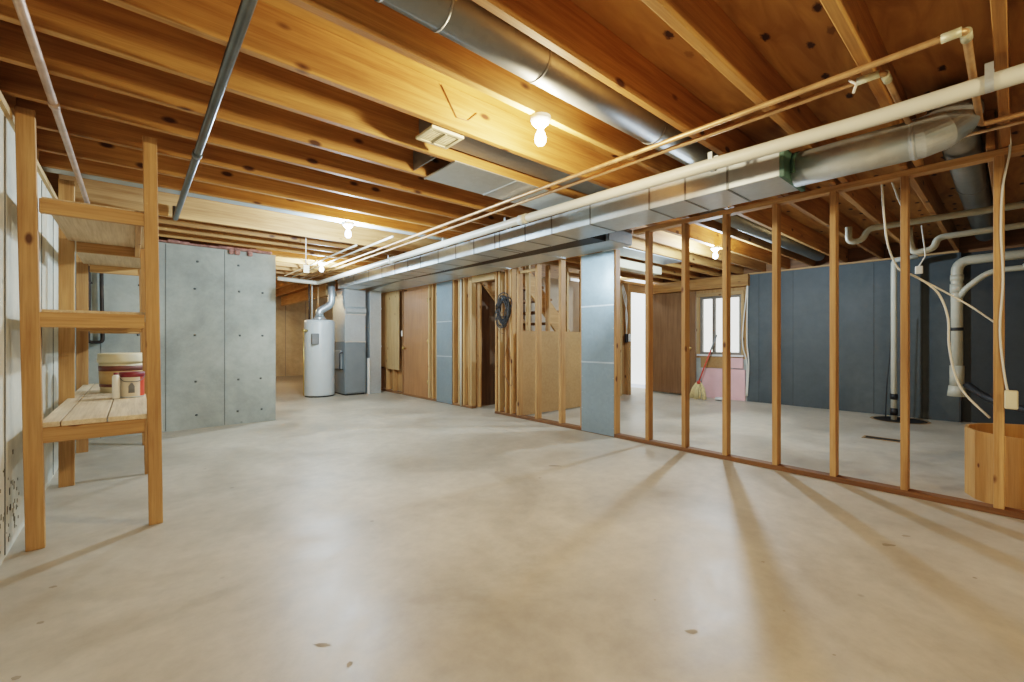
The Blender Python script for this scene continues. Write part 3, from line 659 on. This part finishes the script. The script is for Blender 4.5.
# ------------------------------------------------------------------ hanging cables at the right studs
XC = XP+.115
def pt(px, py, X):
    f = 436.; k = .655062480; q = .755574713
    u = (px-512)/f; w_ = (340.5-py)/f; dx = k+q*u; dy = q-k*u; s = X/dx
    return (X, dy*s, w_*s+1.16)
t = thing('hanging_cable', 'white cable looping down from the top plate and drooping across to the tub', 'cable', pt(882, 184, XC))
bm = BM(); tube(bm, spline([pt(*p, XC) for p in ((882, 184), (884, 215), (888, 245), (898, 268), (912, 275), (928, 284), (940, 296), (948, 318), (949, 345), (955, 375), (966, 395), (990, 418))], 5), .007, 8); obj('cable_run', bm, M_CABLE, t)
bm = BM(); tube(bm, spline([pt(*p, XC+.02) for p in ((892, 182), (898, 198), (903, 215), (904, 268), (915, 276), (945, 292), (970, 306), (1000, 326))], 5), .006, 8)
obj('hanging_cable', bm, M_CABLE, None, 'white cable strung from beside the sixth stud toward the rightmost stud', 'cable')
bm = BM(); tube(bm, spline([pt(*p, XP-.012) for p in ((1008, 120), (1010, 150), (1003, 185), (1001, 230), (1003, 280), (1000, 330), (1004, 372), (1009, 398))], 5), .006, 8)
obj('hanging_cable', bm, M_CABLE, None, 'pale cable running down beside the rightmost stud to the beige box', 'cable')
bm = BM(); a = pt(1001, 400, XP); box(bm, XP-.06, XP-.002, a[1]-.075, a[1]-.015, .715, .835, bev=.006)
obj('junction_box', bm, M_CREAM, None, 'beige electrical box on the right side of the rightmost stud', 'box')
bm = BM(); a = pt(919, 269, 6.2); box(bm, 6.19, 6.22, a[1]-.03, a[1]+.03, a[2]-.05, a[2]+.03, bev=.004); tube(bm, [(6.2, a[1], a[2]+.03), (6.2, a[1]-.05, a[2]+.13), (6.2, a[1]-.02, 2.36)], .006, 6)
obj('hanging_tag', bm, M_WHITE, None, 'small white plug hanging on a cord near the trap pipes', 'plug')

# coil of black cable on the studs
t = thing('cable_coil', 'coil of black cable hanging on the studs right of the closet opening', 'cable', pt(505, 310, XP-.03))
c = Vector(pt(504, 310, XP-.04))
for j in range(15):
    bm = BM(); rr2 = random.Random(20+j); pts = []
    a_, b_ = rr2.uniform(.09, .17), rr2.uniform(.12, .24); ox, oz = rr2.uniform(-.03, .03), rr2.uniform(-.05, .03); tl = rr2.uniform(-.7, .7); w1 = rr2.uniform(.01, .03)
    for k in range(37):
        th = 2*math.pi*k/36; yy = a_*math.cos(th)+w1*math.sin(3*th+j); zz = b_*math.sin(th)+w1*math.cos(2*th+j)
        pts.append(c+Vector((-.006*(j % 7)+.010*math.sin(th*2+j), yy*math.cos(tl)-zz*math.sin(tl)*.5+ox, zz+yy*math.sin(tl)+oz)))
    tube(bm, pts, .008, 8); obj('loop', bm, M_BLACK, t)
bm = BM(); pts = [c+Vector((-.01, .12*math.cos(a)+.03, -.2+.16*math.sin(a))) for a in [k*math.pi/12 for k in range(25)]]
tube(bm, pts, .005, 6); obj('wire_loop', bm, M_BROWNC, t)
bm = BM(); tube(bm, [(XP, c.y, c.z+.17), (XP-.07, c.y, c.z+.18)], .008, 8); obj('hook', bm, M_STEEL, t)
bm = BM(); tube(bm, spline([pt(509, 322, XP-.02), pt(506, 350, XP-.01), pt(503, 370, XP-.01), pt(512, 385, XP-.01), pt(509, 345, XP-.01)], 8), .006, 6)
obj('hanging_cable', bm, M_BROWNC, None, 'thin brown cable trailing down below the black coil', 'cable')

# ------------------------------------------------------------------ furnace, water heater
FY = 9.2
t = thing('furnace', 'tall grey furnace with plenum joined to the supply duct', 'furnace', (3.56, 9.6, 0))
bm = BM(); box(bm, 3.34, 3.79, FY, 10.0, .03, 1.13, bev=.006); fc = obj('cabinet', bm, M_FURN, t)
bm = BM(); box(bm, 3.36, 3.77, FY-.014, FY-.0005, .05, 1.1, bev=.004); obj('access_panel', bm, M_FURN, fc)
bm = BM(); box(bm, 3.36, 3.77, FY+.02, 9.98, 0, .03); obj('base', bm, M_BLACK, t)
bm = BM(); box(bm, 3.345, 3.785, FY+.005, 9.95, 1.135, 2.248, bev=.004); obj('plenum', bm, M_GALV, t)
bm = BM(); prism(bm, [(FY+.004, 1.72), (FY+.004, 1.88), (FY-.05, 1.84), (FY-.05, 1.76)], 'x', 3.35, 3.78); obj('access_hatch', bm, M_GALV, t)
for z in (1.12, 1.70):
    bm = BM(); box(bm, 3.338, 3.792, FY-.004, FY+.006, z, z+.03); obj('foil_tape', bm, M_TAPE, t)
bm = BM(); box(bm, 3.30, 3.339, 9.35, 9.85, .55, .95, bev=.01); obj('side_panel', bm, M_FURN2, fc)
bm = BM(); tube(bm, fillet([(3.33, 9.3, .9), (3.27, 9.3, .9), (3.27, 9.3, .55), (3.33, 9.3, .55)], .03), .012, 8); obj('gas_valve_pipe', bm, M_BLACK, t)
t = thing('return_drop', 'narrow pale galvanised return drop standing right of the furnace', 'duct', (4.02, 9.5, 0))
bm = BM(); box(bm, 3.89, 4.15, 9.22, 9.8, .0, 2.248, bev=.004); obj('duct_body', bm, M_GALV, t)
for z in (1.02, 1.85):
    bm = BM(); box(bm, 3.884, 4.156, 9.212, 9.222, z, z+.025); obj('drive_cleat', bm, M_GALV, t)
bm = BM(); box(bm, 3.83, 3.86, 9.16, 9.24, 0, .78); obj('filter_frame', bm, M_WHITE, None, 'slim white filter leaning between the furnace and return drop', 'filter')

hx, hy = 2.94, 9.55
t = thing('water_heater', 'tall pale grey cylindrical water heater', 'water heater', (hx, hy, 0))
bm = BM(); lathe(bm, (hx, hy, 0), [(.27, .02), (.292, .03), (.295, .05), (.295, 1.53), (.285, 1.575), (.25, 1.59), (.02, 1.60)], 48); tk = obj('tank', bm, M_HEATER, t)
bm = BM(); lathe(bm, (hx, hy, 0), [(.285, 0), (.285, .03)], 32); obj('base_ring', bm, M_BLACK, t)
bm = BM(); a = Vector((-.55, -.83, 0)); 
box(bm, hx-.24, hx-.10, hy-.30, hy-.235, 1.08, 1.30, bev=.01); obj('control_label', bm, M_GALVD, tk)
bm = BM(); tube(bm, [(hx-.27, hy-.1, 1.36), (hx-.37, hy-.14, 1.36)], .028, 12); tube(bm, fillet([(hx-.35, hy-.14, 1.36), (hx-.35, hy-.14, .05)], .02), .012, 8); obj('relief_valve', bm, M_BRASS, t)
bm = BM(); lathe(bm, (hx, hy, 1.6), [(.14, 0), (.10, .05), (.075, .10)], 24); obj('draft_hood', bm, M_GALV, t)
bm = BM(); tube(bm, fillet([(hx, hy, 1.69), (hx, hy, 1.78), (hx+.24, hy-.02, 1.93), (hx+.24, hy-.02, 2.62)], .10, 4), .075, 24); obj('flue_pipe', bm, M_GALV, t)
for dx, m in ((-.16, M_IRON), (.02, M_COPPER)):
    bm = BM(); tube(bm, [(hx+dx, hy+.16, 1.59), (hx+dx, hy+.16, 2.44)], .016, 10); obj('water_line', bm, m, t)
bm = BM(); tube(bm, [(hx-.10, hy+.17, 1.59), (hx-.10, hy+.17, 2.44)], .014, 10); obj('water_line', bm, M_PVC, t)

# ------------------------------------------------------------------ wooden shelf
t = thing('storage_shelf', 'three tier shelf built of yellow lumber along the left wall', 'shelf', (-.17, 4.9, 0))
def post(x0, x1, y, dx, z1, z0=0):
    bm = BM(); box(bm, x0, x1, y, y+.042, z0, z1, bev=.003)
    for v in bm.verts: v.co.x += dx*(v.co.z/z1-1)*-1
    return obj('post', bm, W_STUD['z'], t)
post(-.49, -.415, 3.55, .04, JB-.004); post(.04, .11, 3.55, .03, JB-.004)
for y in (4.93, 6.32): post(-.45, -.36, y, .0, JB-.004); post(.04, .11, y, .03, 1.95)
for k, y in enumerate((3.56, 4.94, 6.33)):
    for (z0, z1) in ((1.875, 1.955), (1.235, 1.32), (.585, .67)):
        bm = BM(); box(bm, -.41+(.01 if k == 0 else .06), .05, y-(.004 if k == 0 else 0), y+.036, z0, z1, bev=.003)
        obj('rail', bm, W_STUD['x'], t)
for (z0, z1) in ((1.955, 1.972), (1.32, 1.337)):
    bm = BM(); box(bm, -.395, .075, 3.597, 6.45, z0, z1); obj('shelf_deck', bm, W_PLANK, t)
for x0, x1 in ((-.50, -.32), (-.313, -.125), (-.118, .075)):
    bm = BM(); box(bm, x0 if x0 > -.4 else -.40, x1, 3.562, 6.45, .671, .70, bev=.002); obj('plank', bm, W_PLANK, t)
for (z0, z1) in ((1.875, 1.95), (.59, .665)):
    bm = BM(); box(bm, .005, .038, 3.60, 4.93, z0, z1, bev=.003); obj('side_rail', bm, W_STUD['y'], t)
SZ = .702
t = thing('round_tub', 'large cream lidded pail with brown and maroon label on the shelf', 'pail', (-.09, 5.3, SZ))
bx, by = -.07, 5.3
bm = BM(); lathe(bm, (bx, by, SZ), [(.158, 0), (.168, .27)], 36); pb = obj('pail_body', bm, M_CREAM, t)
bm = BM(); lathe(bm, (bx, by, SZ), [(.1625, .05), (.1635, .075)], 36); obj('maroon_stripe', bm, M_MAROON, pb)
bm = BM(); lathe(bm, (bx, by, SZ), [(.1632, .076), (.1675, .19)], 36); obj('print_label', bm, M_KRAFT, pb)
bm = BM(); lathe(bm, (bx, by, SZ), [(.168, .19), (.1695, .235)], 36); obj('maroon_stripe', bm, M_MAROON, pb)
bm = BM(); lathe(bm, (bx, by, SZ), [(.178, .262), (.18, .28), (.176, .30), (.176, .335), (.170, .345)], 36); obj('lid', bm, M_CREAM, t)
px_, py_ = -.012, 4.70
t = thing('paint_can', 'paint can with dark red lid, red side and cream arch label on the shelf boards', 'can', (px_, py_, SZ))
bm = BM(); lathe(bm, (px_, py_, SZ), [(.074, 0), (.078, .006), (.076, .012), (.076, .17)], 32); cb = obj('can_body', bm, M_GALV, t)
def wrap(a0, a1, z0, z1, rad, mat, nm, n=14):
    bm = BM(); A = []
    for k in range(n+1):
        a = R_(a0+(a1-a0)*k/n); c_, s_ = math.cos(a), math.sin(a)
        A.append((bm.verts.new((px_+rad*c_, py_+rad*s_, SZ+z0)), bm.verts.new((px_+rad*c_, py_+rad*s_, SZ+z1))))
    for p, q in zip(A, A[1:]):
        f = bm.faces.new((p[0], q[0], q[1], p[1])); f.smooth = True
    return obj(nm, bm, mat, cb)
wrap(-160, -50, .012, .165, .0768, M_CANLBL, 'label'); wrap(-50, 40, .012, .165, .0768, M_RED, 'red_side')
wrap(40, 200, .012, .165, .0768, M_CANLBL, 'label')
bm = BM(); lathe(bm, (px_, py_, SZ), [(.079, .165), (.081, .17), (.081, .20), (.074, .205)], 32); obj('lid', bm, M_REDLID, t)
bm = BM()
for k in range(9):
    a = R_(-92+(k-4)*3.2); h = .035+.055+.03*math.cos((k-4)/4.2*1.45)
    x = px_+.0772*math.cos(a); y = py_+.0772*math.sin(a)
    tube(bm, [(x, y, SZ+.04), (x, y, SZ+h)], .0024, 6)
obj('arch_print', bm, M_GREY, cb)
bm = BM(); tube(bm, spline([(px_-.078, py_-.02, SZ+.165), (px_-.05, py_-.068, SZ+.135), (px_, py_-.086, SZ+.13), (px_+.05, py_-.068, SZ+.135), (px_+.078, py_-.02, SZ+.165)], 6), .003, 6); obj('wire_handle', bm, M_STEEL, t)
t = thing('spray_can', 'slim pale can standing left of the dark red lidded paint can', 'can', (-.105, 4.64, SZ))
bm = BM(); lathe(bm, (-.108, 4.64, SZ), [(.021, 0), (.023, .005), (.023, .175), (.014, .188)], 20); obj('can_body', bm, M_WHITE, t)
bm = BM(); lathe(bm, (-.108, 4.64, SZ), [(.0145, .188), (.0145, .205)], 16); obj('cap', bm, M_REDLID, t)

# ------------------------------------------------------------------ lamps
def lamp(x, y, lab, warm, power, size=.045, z=JB, mat=None):
    t = thing('ceiling_bulb', lab, 'light bulb', (x, y, z-.17))
    bm = BM(); lathe(bm, (x, y, z), [(.03, -.055), (.045, -.04), (.058, -.02), (.06, -.0005)][0:4], 28); lh = obj('lamp_holder', bm, M_WHITE, t)
    bm = BM(); lathe(bm, (x, y, z), [(.004, -.165), (.02, -.16), (.031, -.145), (.034, -.125), (.029, -.10), (.018, -.078), (.016, -.056)], 24)
    b = obj('bulb', bm, M_BULBW if warm else M_BULBC, lh); b.visible_shadow = False
    L = bpy.data.lights.new('bulb_light', 'POINT'); L.energy = power; L.shadow_soft_size = size
    L.color = (1., .77, .48) if warm else (.70, .87, 1.)
    if power:
        o = bpy.data.objects.new('bulb_light', L); COL.objects.link(o); o.parent = t; o.location = (0, 0, .045)
    return t
lamp(1.76, 1.781, 'warm glowing bare bulb in a white holder on the near joist', True, 70)
lamp(1.76, 4.75, 'cool white bare bulb below the steel beam', False, 125)
lamp(2.30, 7.37, 'cool white bare bulb farthest back before the water heater', False, 115)
lamp(6.0, 2.681, 'cool white bare bulb in the side room', False, 150)
lamp(1.6, -1.61, 'warm bulb on a joist toward the near end of the room', True, 95)
lamp(1.9, 12.5, 'warm bulb in the rear passage', True, 75, z=JT)
lamp(8.6, 6.1, 'bright bulb in the hall past the doorway', False, 60, z=JT)
# pull cord
t = thing('pull_cord', 'white pull cord with a small tag hanging beyond the steel beam', 'cord', (1.65, 5.9, 2.05))
bm = BM(); tube(bm, [(1.65, 5.9, 2.67), (1.65, 5.9, 2.12)], .005, 6); obj('cord', bm, M_WHITE, t)
bm = BM(); box(bm, 1.62, 1.69, 5.895, 5.905, 2.02, 2.12, bev=.002); obj('tag', bm, M_CREAM, t)
# wire on joist beside the warm bulb
bm = BM(); tube(bm, [(1.36, 2.203, 2.66), (1.47, 2.203, 2.505), (1.55, 2.203, 2.51), (1.62, 2.203, 2.58)], .0035, 6)
obj('lamp_wire', bm, M_BROWNC, None, 'thin dark wire bent against the joist face left of the warm bulb', 'wire')

# ------------------------------------------------------------------ world, camera
wd = bpy.data.worlds.new('World'); SC.world = wd; wd.use_nodes = True
bg = wd.node_tree.nodes['Background']; bg.inputs[0].default_value = (.85, .92, 1., 1); bg.inputs[1].default_value = 1.0
cam = bpy.data.cameras.new('Camera'); cam.sensor_width = 36; cam.lens = 436./1024*36; cam.clip_start = .02
co = bpy.data.objects.new('Camera', cam); COL.objects.link(co)
co.location = (0, 0, 1.16)
ang = math.atan2(.655062, .755575)
co.rotation_euler = (math.pi/2, 0, -ang)
cam.shift_y = -0.5/1024
SC.camera = co
SC.view_settings.view_transform = 'Filmic'
SC.view_settings.look = 'Medium High Contrast'
SC.view_settings.exposure = 0.38
